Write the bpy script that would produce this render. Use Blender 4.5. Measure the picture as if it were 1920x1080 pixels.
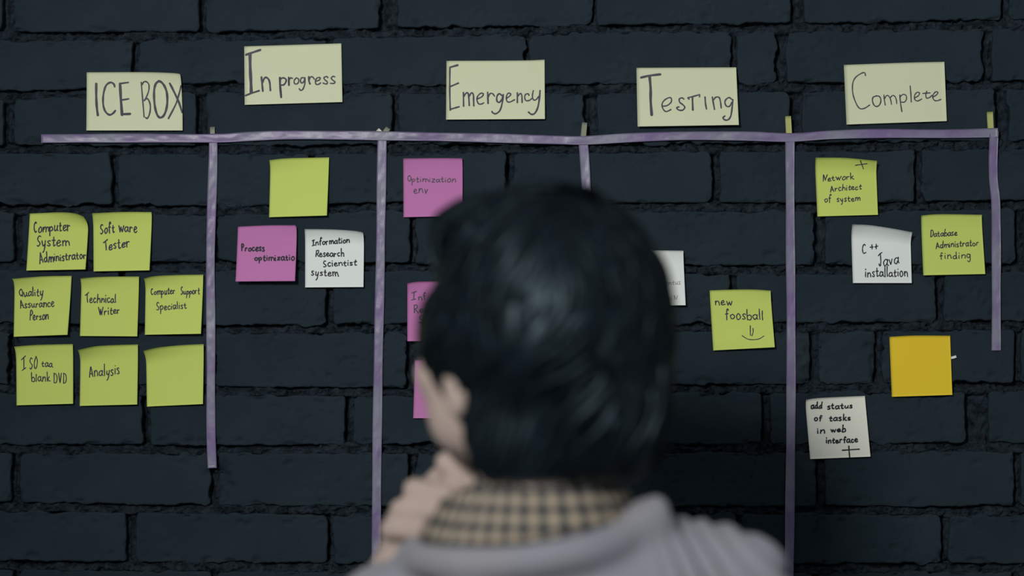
import bpy, math, random
import numpy as np
from mathutils import Vector

random.seed(7); rng = np.random.default_rng(11)
scene = bpy.context.scene
for o in list(bpy.data.objects): bpy.data.objects.remove(o)
COL = scene.collection

# ------------------------------------------------------------------ camera, light, exposure
S = 0.00068                    # metres of wall per photograph pixel
FOCAL = 85.0
DIST = 1920*S*FOCAL/36.0       # camera to wall
CAMZ = 1.60
cam = bpy.data.cameras.new('camera'); camo = bpy.data.objects.new('camera', cam); COL.objects.link(camo)
cam.lens = FOCAL; cam.sensor_width = 36; camo.location = (0, -DIST, CAMZ); camo.rotation_euler = (math.pi/2, 0, 0)
cam.dof.use_dof = True; cam.dof.focus_distance = DIST; cam.dof.aperture_fstop = 1.55; cam.clip_start = .05
scene.camera = camo
w = bpy.data.worlds.new('world'); scene.world = w; w.use_nodes = True
bg = w.node_tree.nodes['Background']; bg.inputs[0].default_value = (.66, .72, .76, 1); bg.inputs[1].default_value = .29
def spot(name, loc, target, energy, radius, size, blend, color):
    l = bpy.data.lights.new(name, 'SPOT'); o = bpy.data.objects.new(name, l); COL.objects.link(o)
    l.energy = energy; l.shadow_soft_size = radius; l.spot_size = size; l.spot_blend = blend; l.color = color
    o.location = loc; o.rotation_euler = (Vector(target)-Vector(loc)).to_track_quat('-Z', 'Y').to_euler()
    return o
spot('key_lamp', (-.88, -3.25, 2.58), (.19, 0, 1.90), 285, .24, math.radians(53), 1.0, (1.0, .97, .93))
scene.view_settings.view_transform = 'Standard'; scene.view_settings.look = 'None'
scene.view_settings.gamma = 1; scene.view_settings.use_curve_mapping = False
scene.view_settings.exposure = 0.0

# ------------------------------------------------------------------ helpers
def W(px, py, d=0.0):          # a point of the wall plane (d metres in front of it), from photo measurements
    return (px-960)*S, -d, CAMZ+(540-py)*S
def tag(o, label=None, cat=None, group=None, kind=None):
    if label: o['label'] = label
    if cat: o['category'] = cat
    if group: o['group'] = group
    if kind: o['kind'] = kind
    return o
def mesh_obj(name, verts, quads, mat, parent=None, smooth=True, uv=None):
    me = bpy.data.meshes.new(name)
    verts = np.asarray(verts, dtype=np.float32); quads = np.asarray(quads, dtype=np.int32)
    k = quads.shape[1]
    me.vertices.add(len(verts)); me.vertices.foreach_set('co', verts.ravel())
    me.loops.add(quads.size); me.loops.foreach_set('vertex_index', quads.ravel())
    me.polygons.add(len(quads)); me.polygons.foreach_set('loop_start', np.arange(0, quads.size, k, dtype=np.int32))
    me.update(calc_edges=True)
    if smooth: me.polygons.foreach_set('use_smooth', np.ones(len(quads), bool))
    if uv is not None:
        l = me.uv_layers.new(name='UVMap'); l.data.foreach_set('uv', np.asarray(uv, np.float32)[quads.ravel()].ravel())
    me.validate(); me.update()
    if mat: me.materials.append(mat)
    o = bpy.data.objects.new(name, me); COL.objects.link(o)
    if parent: o.parent = parent
    return o
def grid_quads(nu, nv, flip=False):   # verts index = i*nv + j
    i, j = np.meshgrid(np.arange(nu-1), np.arange(nv-1), indexing='ij')
    a = (i*nv+j).ravel(); q = np.stack([a, a+1, a+nv+1, a+nv], 1)
    return q[:, ::-1] if flip else q
def recenter(o):               # put a mesh object's origin at the middle of its geometry
    me = o.data; n = len(me.vertices); c = np.empty(n*3, np.float32); me.vertices.foreach_get('co', c)
    c = c.reshape(-1, 3); m = (c.min(0)+c.max(0))/2; c -= m; me.vertices.foreach_set('co', c.ravel()); me.update()
    o.location = [float(x) for x in m]
    return o
def hsh(ix, iy, seed):
    h = (ix.astype(np.int64)*374761393 + iy.astype(np.int64)*668265263 + seed*982451653) & 0xffffffff
    h = ((h ^ (h >> 13))*1274126177) & 0xffffffff
    return ((h ^ (h >> 16)) & 0xffffff)/float(0xffffff)*2-1
def vnoise(x, y, seed=0):
    x = np.asarray(x, float); y = np.asarray(y, float)
    ix = np.floor(x).astype(np.int64); iy = np.floor(y).astype(np.int64); fx = x-ix; fy = y-iy
    fx = fx*fx*fx*(fx*(fx*6-15)+10); fy = fy*fy*fy*(fy*(fy*6-15)+10)
    a = hsh(ix, iy, seed); b = hsh(ix+1, iy, seed); c = hsh(ix, iy+1, seed); d = hsh(ix+1, iy+1, seed)
    return (a*(1-fx)+b*fx)*(1-fy)+(c*(1-fx)+d*fx)*fy
def fbm(x, y, seed=0, o=4, g=.5):
    s = 0; a = 1; t = 0
    for k in range(o):
        s = s+a*vnoise(x*2**k, y*2**k, seed+k*17); t += a; a *= g
    return s/t
def sst(a, b, x):
    t = np.clip((x-a)/(b-a), 0, 1); return t*t*(3-2*t)
def catmull(P, n=6):
    P = np.asarray(P, float)
    if len(P) == 2:
        t = np.linspace(0, 1, n+1)[:, None]; return P[0]*(1-t)+P[1]*t
    Q = np.vstack([2*P[0]-P[1], P, 2*P[-1]-P[-2]]); out = []
    for i in range(len(P)-1):
        p0, p1, p2, p3 = Q[i:i+4]
        for t in np.arange(n)/n:
            out.append(.5*((2*p1)+(-p0+p2)*t+(2*p0-5*p1+4*p2-p3)*t*t+(-p0+3*p1-3*p2+p3)*t**3))
    out.append(P[-1]); return np.array(out)

# ------------------------------------------------------------------ materials
def lin(c): return tuple(((v/255)/12.92 if v/255 <= .04045 else ((v/255+.055)/1.055)**2.4) for v in c)
def material(name, col, rough=.7, col2=None, nscale=20, bump=0., bscale=300, bdist=.001, spec=.5, sub=0., detail=4, thr=(.35, .65), sheen=0.):
    m = bpy.data.materials.new(name); m.use_nodes = True; nt = m.node_tree; b = nt.nodes['Principled BSDF']
    b.inputs['Roughness'].default_value = rough; b.inputs['Specular IOR Level'].default_value = spec
    b.inputs['Base Color'].default_value = (*col, 1)
    if sub: b.inputs['Subsurface Weight'].default_value = sub; b.inputs['Subsurface Radius'].default_value = (.01, .004, .002); b.inputs['Subsurface Scale'].default_value = .5
    if sheen: b.inputs['Sheen Weight'].default_value = sheen
    tc = nt.nodes.new('ShaderNodeTexCoord')
    if col2:
        n = nt.nodes.new('ShaderNodeTexNoise'); n.inputs['Scale'].default_value = nscale; n.inputs['Detail'].default_value = detail
        r = nt.nodes.new('ShaderNodeValToRGB'); r.color_ramp.elements[0].color = (*col, 1); r.color_ramp.elements[1].color = (*col2, 1)
        r.color_ramp.elements[0].position = thr[0]; r.color_ramp.elements[1].position = thr[1]
        nt.links.new(tc.outputs['Object'], n.inputs['Vector']); nt.links.new(n.outputs['Fac'], r.inputs['Fac']); nt.links.new(r.outputs['Color'], b.inputs['Base Color'])
    if bump:
        n = nt.nodes.new('ShaderNodeTexNoise'); n.inputs['Scale'].default_value = bscale; n.inputs['Detail'].default_value = 5
        u = nt.nodes.new('ShaderNodeBump'); u.inputs['Strength'].default_value = bump; u.inputs['Distance'].default_value = bdist
        nt.links.new(tc.outputs['Object'], n.inputs['Vector']); nt.links.new(n.outputs['Fac'], u.inputs['Height']); nt.links.new(u.outputs['Normal'], b.inputs['Normal'])
    return m
M = {}
M['brick'] = material('black_painted_brick', (.0145, .0265, .036), .8, (.0205, .033, .044), 14, .75, 400, .0010, spec=.10)
M['mortar'] = material('black_painted_mortar', (.006, .011, .016), .8, (.021, .032, .043), 90, 1.0, 300, .0024, spec=.12)
M['lime'] = material('lime_paper', (.565, .69, .155), .85, (.59, .71, .165), 8, .1, 900, .0002, spec=.2)
M['pink'] = material('pink_paper', (.53, .195, .45), .85, (.55, .205, .47), 8, .1, 900, .0002, spec=.2)
M['white'] = material('white_paper', (.80, .86, .83), .85, None, spec=.2)
M['cream'] = material('cream_paper', (.67, .71, .49), .85, (.70, .74, .52), 6, .1, 900, .0002, spec=.2)
M['grey_paper'] = material('grey_white_paper', (.80, .82, .72), .85, None, spec=.2)
M['orange'] = material('orange_paper', (.82, .60, .035), .85, None, spec=.2)
M['ink'] = material('navy_pen_ink', (.03, .03, .065), .6, spec=.2)
M['blackink'] = material('black_pen_ink', (.014, .02, .028), .6, spec=.2)
M['felt'] = material('grey_marker_ink', (.085, .085, .10), .6, (.055, .06, .085), 20, spec=.2)
M['palegrey_ink'] = material('thin_brown_ink', (.25, .22, .18), .6, spec=.2)
M['tape'] = material('violet_satin_tape', (.185, .140, .285), .38, (.225, .23, .31), 14, .18, 90, .002, spec=.4, detail=2, thr=(.4, .6))
M['tab_grey'] = material('grey_green_tab', (.24, .26, .20), .7)
M['tab_lime'] = material('lime_tab', (.43, .47, .16), .7)
M['scrap'] = material('white_scrap', (.85, .87, .82), .8)
M['floor'] = material('dark_concrete', (.05, .055, .06), .7, (.07, .075, .08), 5, .3, 60, .003)
M['skin'] = material('skin', (.44, .355, .315), .6, (.48, .385, .345), 30, .15, 300, .0006, spec=.3, sub=.1)
M['hair'] = material('black_hair', (.0015, .0025, .0036), .44, (.0045, .0085, .0130), 30, .12, 250, .001, spec=.34)
M['hair'].node_tree.nodes['Principled BSDF'].inputs['Specular Tint'].default_value = (.6, .85, 1, 1)
M['jacket'] = material('pale_grey_jacket', (.28, .29, .345), .85, (.30, .30, .325), 10, .4, 250, .001, spec=.2, sheen=.2)
M['trousers'] = material('dark_trousers', (.03, .035, .05), .9, (.04, .045, .06), 30)
M['shoe'] = material('black_leather', (.02, .02, .022), .4)
M['eye'] = material('eye_white', (.75, .73, .70), .2)
M['iris'] = material('dark_iris', (.03, .02, .015), .2)
def gingham():
    m = bpy.data.materials.new('gingham_cotton'); m.use_nodes = True; nt = m.node_tree; N = nt.nodes; L = nt.links; b = N['Principled BSDF']
    b.inputs['Roughness'].default_value = .9; b.inputs['Specular IOR Level'].default_value = .15
    tc = N.new('ShaderNodeTexCoord'); sp = N.new('ShaderNodeSeparateXYZ'); L.new(tc.outputs['UV'], sp.inputs[0])
    def wave(out, per):
        a = N.new('ShaderNodeMath'); a.operation = 'SINE'; k = N.new('ShaderNodeMath'); k.operation = 'MULTIPLY'; k.inputs[1].default_value = 2*math.pi/per
        L.new(out, k.inputs[0]); L.new(k.outputs[0], a.inputs[0])
        c = N.new('ShaderNodeMapRange'); c.inputs['From Min'].default_value = -.25; c.inputs['From Max'].default_value = .25; L.new(a.outputs[0], c.inputs[0]); return c.outputs[0]
    s = N.new('ShaderNodeMath'); s.operation = 'ADD'; L.new(wave(sp.outputs[0], .0172), s.inputs[0]); L.new(wave(sp.outputs[1], .0170), s.inputs[1])
    h = N.new('ShaderNodeMath'); h.operation = 'MULTIPLY'; h.inputs[1].default_value = .5; L.new(s.outputs[0], h.inputs[0])
    r = N.new('ShaderNodeValToRGB'); e = r.color_ramp.elements; e[0].color = (.028, .027, .038, 1); e[0].position = .1; e[1].color = (.46, .375, .275, 1); e[1].position = .9
    q = e.new(.5); q.color = (.15, .15, .135, 1)
    L.new(h.outputs[0], r.inputs['Fac']); L.new(r.outputs['Color'], b.inputs['Base Color']); return m
M['gingham'] = gingham()

# ------------------------------------------------------------------ brick wall
JX = np.array([0, 400, 800, 1200, 1600, 1920.])
JY = [[-48, -48, -52, -58, -62, -68], [68, 67, 60, 53, 50, 44], [180, 164, 167, 166, 162, 159], [280, 281, 279, 278, 275, 271],
      [390, 395, 385, 388, 388, 383], [498, 498, 500, 503, 506, 502], [614, 617, 616, 615, 612, 610], [730, 733, 735, 730, 727, 726],
      [842, 843, 841, 841, 840, 838], [950, 955, 958, 957, 957, 957], [1060, 1063, 1066, 1066, 1065, 1064], [1174, 1176, 1178, 1178, 1177, 1176]]
def jy(r, x): return np.interp(x, JX, JY[r])
# vertical joints (x, width) of every course
VJ = [[(-350, 14), (15, 20), (380, 14), (728, 34), (1115, 9), (1495, 26), (1884, 15), (2255, 14)],
      [(-118, 14), (252, 11), (618, 11), (988, 9), (1376, 13), (1465, 22), (1852, 18), (2225, 14)],
      [(-350, 14), (15, 20), (378, 20), (741, 13), (1108, 24), (1493, 24), (1878, 20), (2250, 14)],
      [(-150, 14), (215, 12), (583, 12), (957, 13), (1342, 17), (1722, 14), (2095, 14)],
      [(-340, 14), (33, 16), (402, 12), (775, 13), (1152, 12), (1537, 20), (1912, 18), (2290, 14)],
      [(-145, 14), (228, 12), (617, 14), (992, 12), (1375, 14), (1763, 16), (2135, 14)],
      [(-345, 14), (26, 18), (396, 12), (770, 18), (1150, 12), (1528, 18), (1648, 16), (1908, 14), (2280, 14)],
      [(-100, 14), (275, 15), (655, 17), (1032, 12), (1436, 18), (1832, 44), (2215, 14)],
      [(-345, 14), (29, 16), (402, 16), (773, 17), (1150, 12), (1538, 18), (1908, 14), (2280, 14)],
      [(-125, 14), (245, 18), (620, 12), (1000, 12), (1385, 12), (1772, 14), (2145, 14)],
      [(-340, 14), (30, 14), (402, 14), (776, 14), (1150, 12), (1530, 14), (1905, 14), (2280, 14)]]
X0, X1, Y0, Y1 = -350, 2280, -50, 1176
# mortar sheet: real relief between the bricks
step = 2.2
gx = np.arange(-150, 2070, step); gy = np.arange(Y0-12, Y1+12, step)
GX, GY = np.meshgrid(gx, gy, indexing='ij')
wob = 3.0*vnoise(GX/60, GY/60, 3)
best = np.full(GX.shape, 1e9); tsg = np.zeros(GX.shape)
for r in range(12):
    d = (jy(r, GX)+wob)-GY
    m = np.abs(d) < np.abs(best); best = np.where(m, d, best)
vb = np.full(GX.shape, 1e9); vw = np.full(GX.shape, 10.)
for r in range(11):
    inrow = (GY >= jy(r, GX)) & (GY < jy(r+1, GX))
    for x, wd in VJ[r]:
        d = GX-x; m = inrow & (np.abs(d) < np.abs(vb)); vb = np.where(m, d, vb); vw = np.where(m, wd, vw)
crust = fbm(GX/22, GY/13, 5, 5, .6); ridg = 1-np.abs(fbm(GX/16, GY/9, 91, 4, .6))*3.2
t = best/10.0                                      # + just below the upper brick
hd = .0036+.0125*sst(.22, .70, t+.45*vnoise(GX/50, GY/50, 8)+.3*vnoise(GX/9, GY/9, 9))*sst(-.5, .3, vnoise(GX/110, GY/40, 12)+.35)
hd = hd-.0050*crust-.0034*np.clip(ridg, -1, 1)+.0026*vnoise(GX/6, GY/5, 33)+.0018*vnoise(GX/3.4, GY/3.1, 34)
vd = .0090-.0070*fbm(GX/14, GY/20, 44, 4, .6)+.009*sst(-.1, .6, -vb/np.maximum(vw, 4)*1.8)+.0015*vnoise(GX/4, GY/5, 35)
wgt = sst(16, 9, np.abs(best))
dep = vd*(1-wgt)+hd*wgt
cover = np.minimum(sst(13, 19, np.abs(best)), sst(0, 7, np.abs(vb)-vw/2-3))
dep = dep*(1-cover)+np.maximum(dep, .012)*cover
dep = np.maximum(dep, .0008)
V = np.stack([(GX-960)*S, dep, CAMZ+(540-GY)*S], -1).reshape(-1, 3)
wall = mesh_obj('wall_back', V, grid_quads(len(gx), len(gy), True), M['mortar']); tag(wall, kind='structure')

def face_lines(half, fine=4.4):
    e = [0, .6, 1.5, 2.8, 4.6, 7.5, 11]; n = max(3, int((half*2-22)/fine)); mid = np.linspace(-(half-11), half-11, n)
    a = np.array([half-v for v in e]); return np.concatenate([-a[:1], -a, mid[1:-1], a[::-1], a[:1]]), len(mid)
def make_brick(r, xa, wa, xb, wb, seed):
    xl = xa+wa/2; xr = xb-wb/2; xc = (xl+xr)/2; a = (xr-xl)/2
    if a < 16: return None
    yc0 = float(jy(r, xc)); yc1 = float(jy(r+1, xc)); b = (yc1-yc0)/2-8.0
    sx, _ = face_lines(a); sy, _ = face_lines(b)
    SX, SY = np.meshgrid(sx, sy, indexing='ij')
    side = np.zeros(SX.shape, bool); side[0, :] = side[-1, :] = True; side[:, 0] = side[:, -1] = True
    e = np.minimum(a-np.abs(SX), b-np.abs(SY)); e = np.maximum(e, 0)
    rc = 4+9*abs(float(vnoise(seed*1.7, 3.1, 2)))
    qx = np.abs(SX)-(a-rc); qy = np.abs(SY)-(b-rc); m = (qx > 0) & (qy > 0)
    ln = np.sqrt(qx**2+qy**2)+1e-9; k = np.maximum(qx, qy)/ln
    RX = np.where(m, np.sign(SX)*(a-rc+qx*k), SX); RY = np.where(m, np.sign(SY)*(b-rc+qy*k), SY)
    PX = xc+RX
    f = RY/b                                         # the course runs with its joints
    PY = (jy(r, PX)+8)*(1-f)/2+(jy(r+1, PX)-8)*(1+f)/2
    we = sst(24, 0, e); o = seed*37.0
    rag = .6+1.0*sst(-.2, .6, vnoise(PX/75+o, PY/75, 6))
    PX = PX+we*rag*(2.6*vnoise(PX/21+o, PY/21, 21)+1.5*vnoise(PX/8+o, PY/8, 22))
    PY = PY+we*rag*(2.8*vnoise(PX/23+o, PY/23, 23)+1.6*vnoise(PX/8+o, PY/8, 24))
    re = 3.0; ee = np.minimum(e, re); dp = (re-np.sqrt(np.maximum(re*re-(re-ee)**2, 0)))*S
    dp = dp+.0006*fbm(PX/110+o, PY/60, 31, 3)+.00016*vnoise(PX/10+o, PY/10, 35)
    chip = sst(.16, .42, fbm(PX/30+o, PY/14, 41, 4, .6)-.014*e); dp = dp+chip*.0036
    pit = sst(.50, .75, vnoise(PX/8+o, PY/6, 47))*sst(-.1, .5, vnoise(PX/90+o, PY/60, 48)); dp = dp+pit*.0016+.0035*sst(.030, .0, np.abs(fbm(PX/60+o, PY/22, 51, 3)-.05))*sst(.45, .7, vnoise(PX/130+o, PY/70, 52))
    g = np.random.default_rng(seed+5)
    dp = dp+g.uniform(-.0010, .0008)+g.uniform(-.004, .004)*RX/a*.2+g.uniform(-.003, .003)*RY/b*.15
    if r == 6 and 1528 <= xa < 1648:                 # broken upper left corner and worn right end
        dd = (PX-1528)*.62+(PY-612)*.78
        dp = dp+.006*sst(62+8*vnoise(PX/12, PY/12, 7), 40, dd)+.004*sst(.1, .5, vnoise(PX/13, PY/11, 8))*sst(1590, 1635, PX)
    if r == 6 and 1500 <= xb < 1560: dp = dp+.005*sst(1480, 1520, PX)*sst(.0, .5, vnoise(PX/15, PY/12, 9)+.2)
    if r == 8 and abs(xa-402) < 3:
        dp = dp+.007*sst(30, 12, np.hypot((PX-412)/1.0, (PY-905)/1.6)+6*vnoise(PX/9, PY/9, 10))
    if r == 7 and abs(xb-1436) < 3: dp = dp+.002*sst(1380, 1425, PX)*sst(-.1, .5, vnoise(PX/20, PY/20, 19))
    dp = np.where(side, .020, dp)
    V = np.stack([(PX-960)*S, dp, CAMZ+(540-PY)*S], -1).reshape(-1, 3)
    return recenter(mesh_obj('brick', V, grid_quads(len(sx), len(sy), True), M['brick'], wall))
seed = 100
for r in range(11):
    row = VJ[r]
    for (xa, wa), (xb, wb) in zip(row[:-1], row[1:]):
        seed += 1; make_brick(r, xa, wa, xb, wb, seed)
# the same wall continued around the photographed area: one joined mesh of plain bricks, and its mortar
vs = []; qs = []
def slab(x0, x1, y0, y1, dj):
    x0 = max(x0, -2692); x1 = min(x1, 4692)
    if x1-x0 < 20: return
    base = len(vs); bz = 4
    for (ax, ay, dd) in ((0, 0, .02), (0, 0, .003), (bz, bz, 0)):
        for (x, y) in ((x0+ax, y0+ay), (x1-ax, y0+ay), (x1-ax, y1-ay), (x0+ax, y1-ay)):
            vs.append(((x-960)*S, dd+dj, CAMZ+(540-y)*S))
    for L in (0, 4):
        for k in range(4): qs.append((base+L+k, base+L+4+k, base+L+4+(k+1) % 4, base+L+(k+1) % 4))
    qs.append((base+8, base+11, base+10, base+9))
for rr in range(-14, 20):
    inside = 0 <= rr < 11
    y0 = -60+rr*112.2 if rr < 0 else (1177+(rr-11)*112.2 if rr >= 11 else float(JY[rr][5])); y1 = y0+112.2 if not inside else float(JY[rr+1][5])
    off = 0 if rr % 2 else 188
    for c in range(-6, 14):
        x0 = c*376+off-340; x1 = x0+376
        if inside:
            if c < 5: yy0, yy1 = float(JY[rr][0]), float(JY[rr+1][0])
            else: yy0, yy1 = y0, y1
            xa = VJ[rr][0][0]; xb = VJ[rr][-1][0]
            k = c+6
            if k < 5: x1 = xa-376*k; x0 = x1-376
            elif k < 11: x0 = xb+376*(k-5); x1 = x0+376
            else: continue
        else: yy0, yy1 = y0, y1
        if CAMZ+(540-yy1)*S < .0: continue
        slab(x0+7, x1-7, yy0+9, yy1-9, random.uniform(-.001, .001))
vs.append((0, .01, 0)); 
o = mesh_obj('brick_course', np.array(vs[:-1]), np.array(qs), M['brick'], wall, smooth=False); tag(o, kind='stuff')
zb = 0.0; zt = CAMZ+(540+1640)*S
ox = [(-2700-960)*S, (-149-960)*S, (2067-960)*S, (4700-960)*S]; oz = [zb, CAMZ+(540-Y1-8)*S, CAMZ+(540-Y0+8)*S, zt]
vv = []; qq = []
for i in range(3):
    for j in range(3):
        if i == 1 and j == 1: continue
        n = len(vv); vv += [(ox[i], .008, oz[j]), (ox[i+1], .008, oz[j]), (ox[i+1], .008, oz[j+1]), (ox[i], .008, oz[j+1])]; qq.append((n, n+1, n+2, n+3))
bm_ = mesh_obj('mortar', np.array(vv), np.array(qq), M['mortar'], wall, smooth=False)
bk = [(ox[0], .03, zb), (ox[3], .03, zb), (ox[3], .03, zt), (ox[0], .03, zt), (ox[0], .25, zb), (ox[3], .25, zb), (ox[3], .25, zt), (ox[0], .25, zt)]
mesh_obj('wall_core', np.array(bk), np.array([(0, 1, 2, 3), (7, 6, 5, 4), (4, 5, 1, 0), (3, 2, 6, 7), (0, 3, 7, 4), (1, 5, 6, 2)]), M['mortar'], wall, smooth=False)
fx0, fx1 = ox[0], ox[3]
fl = [(fx0, -5, -.1), (fx1, -5, -.1), (fx1, .25, -.1), (fx0, .25, -.1), (fx0, -5, 0), (fx1, -5, 0), (fx1, .25, 0), (fx0, .25, 0)]
tag(mesh_obj('floor', np.array(fl), np.array([(4, 5, 6, 7), (3, 2, 1, 0), (0, 1, 5, 4), (1, 2, 6, 5), (2, 3, 7, 6), (3, 0, 4, 7)]), M['floor'], smooth=False), kind='structure')

# ------------------------------------------------------------------ handwriting: a single stroke alphabet (x-height 1, baseline 0)
A = 1.9
F = {
'a': (.9, [[(.78, .8), (.45, 1), (.08, .65), (.12, .15), (.42, .02), (.75, .45)], [(.8, 1), (.78, .3), (1, 0)]]),
'b': (.85, [[(.12, A), (.1, .9), (.12, .05)], [(.12, .6), (.5, .95), (.85, .6), (.7, .1), (.12, .05)]]),
'c': (.75, [[(.8, .8), (.5, 1), (.12, .7), (.1, .25), (.45, 0), (.85, .2)]]),
'd': (.95, [[(.72, .75), (.4, .9), (.08, .5), (.2, .05), (.55, .1), (.75, .5)], [(.75, A), (.75, .8), (.85, .0)]]),
'e': (.8, [[(.12, .45), (.6, .55), (.75, .8), (.45, 1), (.12, .65), (.15, .15), (.5, 0), (.95, .2)]]),
'f': (.75, [[(.85, 1.6), (.6, A), (.38, 1.5), (.36, .6), (.4, -.15)], [(.05, .95), (.75, 1.0)]]),
'g': (.9, [[(.75, .8), (.4, 1), (.1, .6), (.3, .12), (.7, .4), (.8, 1)], [(.8, 1), (.8, .1), (.7, -.7), (.4, -.95), (.15, -.65)]]),
'h': (.9, [[(.12, A), (.12, .0)], [(.12, .5), (.45, .95), (.75, .7), (.85, 0)]]),
'i': (.35, [[(.3, .95), (.3, .3), (.45, .0)], [(.28, 1.38), (.32, 1.5)]]),
'k': (.85, [[(.12, A), (.12, 0)], [(.75, .95), (.2, .45)], [(.3, .5), (.55, .15), (.95, .02)]]),
'l': (.35, [[(.25, A), (.28, .8), (.42, 0)]]),
'm': (1.3, [[(.08, 1), (.1, 0)], [(.1, .5), (.3, .95), (.48, .8), (.5, 0)], [(.5, .5), (.72, .95), (.9, .7), (.95, 0)]]),
'n': (.9, [[(.1, 1), (.12, 0)], [(.12, .5), (.45, .98), (.75, .75), (.85, 0)]]),
'o': (.85, [[(.5, 1), (.12, .65), (.18, .15), (.5, .0), (.85, .35), (.8, .8), (.5, 1)]]),
'p': (.85, [[(.1, 1), (.12, 0), (.08, -1)], [(.12, .6), (.5, 1), (.85, .65), (.65, .15), (.12, .1)]]),
'r': (.75, [[(.1, 1), (.15, 0)], [(.14, .55), (.4, .95), (.8, .85)]]),
's': (.7, [[(.8, .9), (.45, 1), (.15, .75), (.5, .5), (.75, .2), (.45, 0), (.08, .12)]]),
't': (.7, [[(.4, 1.55), (.35, .4), (.5, .02), (.9, .15)], [(.02, .95), (.8, 1.0)]]),
'u': (.9, [[(.1, 1), (.12, .3), (.4, 0), (.7, .4)], [(.75, 1), (.72, .4), (.95, 0)]]),
'v': (.75, [[(.08, 1), (.4, 0)], [(.4, 0), (.8, 1)]]),
'w': (1.15, [[(.05, 1), (.28, .02)], [(.28, .02), (.5, .8)], [(.5, .8), (.68, .02)], [(.68, .02), (.95, 1)]]),
'y': (.8, [[(.1, 1), (.15, .35), (.4, .15), (.7, .5)], [(.8, 1), (.7, .1), (.5, -.7), (.25, -.95)]]),
'z': (.8, [[(.1, .95), (.8, .95)], [(.8, .95), (.1, .05)], [(.1, .05), (.9, .1)]]),
'A': (.95, [[(.1, -.15), (.2, A)], [(.2, A), (.85, 0)], [(.12, .6), (.75, .55)]]),
'C': (.75, [[(.8, 1.6), (.6, A), (.25, 1.5), (.12, .7), (.35, .05), (.8, .25)]]),
'D': (.95, [[(.15, A), (.2, 0)], [(.1, 1.85), (.6, 1.7), (.9, 1.0), (.65, .15), (.2, 0)]]),
'I': (.8, [[(.5, 1.75), (.45, .1)], [(.1, 1.6), (.9, A)], [(.1, 0), (.85, .25)]]),
'J': (.8, [[(.05, 1.6), (.45, A), (.9, 2.0)], [(.5, A), (.6, .8), (.5, .05), (.25, .05), (.15, .4)]]),
'N': (1.0, [[(.1, A), (.25, 0)], [(.12, A), (.6, .25)], [(.6, .25), (.9, A)]]),
'O': (.9, [[(.5, A), (.15, 1.3), (.15, .5), (.45, 0), (.8, .5), (.85, 1.3), (.5, A)]]),
'P': (.85, [[(.2, A), (.2, -.1)], [(.15, 1.8), (.6, A), (.85, 1.4), (.6, .95), (.2, .85)]]),
'Q': (.95, [[(.5, A), (.12, 1.3), (.15, .5), (.45, .1), (.8, .5), (.8, 1.4), (.5, A)], [(.5, .5), (.95, -.05)]]),
'R': (.9, [[(.15, A), (.15, 0)], [(.1, 1.8), (.6, A), (.8, 1.4), (.55, 1.0), (.18, .9)], [(.3, .95), (.9, .02)]]),
'S': (.8, [[(.85, 1.7), (.5, A), (.2, 1.5), (.3, 1.1), (.7, .7), (.75, .3), (.4, 0), (.08, .15)]]),
'T': (.95, [[(.02, 1.5), (.45, 1.8), (.9, 2.05)], [(.45, 1.8), (.5, .9), (.6, 0)]]),
'V': (.9, [[(.1, A), (.5, 0)], [(.5, 0), (.85, A)]]),
'W': (1.2, [[(.05, A), (.3, 0)], [(.3, 0), (.5, 1.4)], [(.5, 1.4), (.62, 0)], [(.62, 0), (.95, A)]]),
'+': (.8, [[(.1, .5), (.9, .6)], [(.5, 1.05), (.52, .02)]]),
}
def word_strokes(text, x0, y0, x1, y1, xh, seed):
    g = random.Random(seed); tot = sum(F[c][0] for c in text)+.12*(len(text)-1); k = (x1-x0)/tot; x = x0; out = []
    for c in text:
        wd, st = F[c]; sc = g.uniform(.84, 1.14); dy = g.uniform(-.09, .09)*xh; sl = g.uniform(-.08, .10)
        for s in st:
            pts = []
            for (u, v) in s:
                u += g.uniform(-.055, .055); v += g.uniform(-.06, .06); xx = x+(u+sl*v)*wd*k; f = (xx-x0)/max(x1-x0, 1); yy = y0+(y1-y0)*f-v*xh*sc+dy; pts.append((xx, yy))
            out.append(pts)
        x += (wd+.12)*k
    return out
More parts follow.
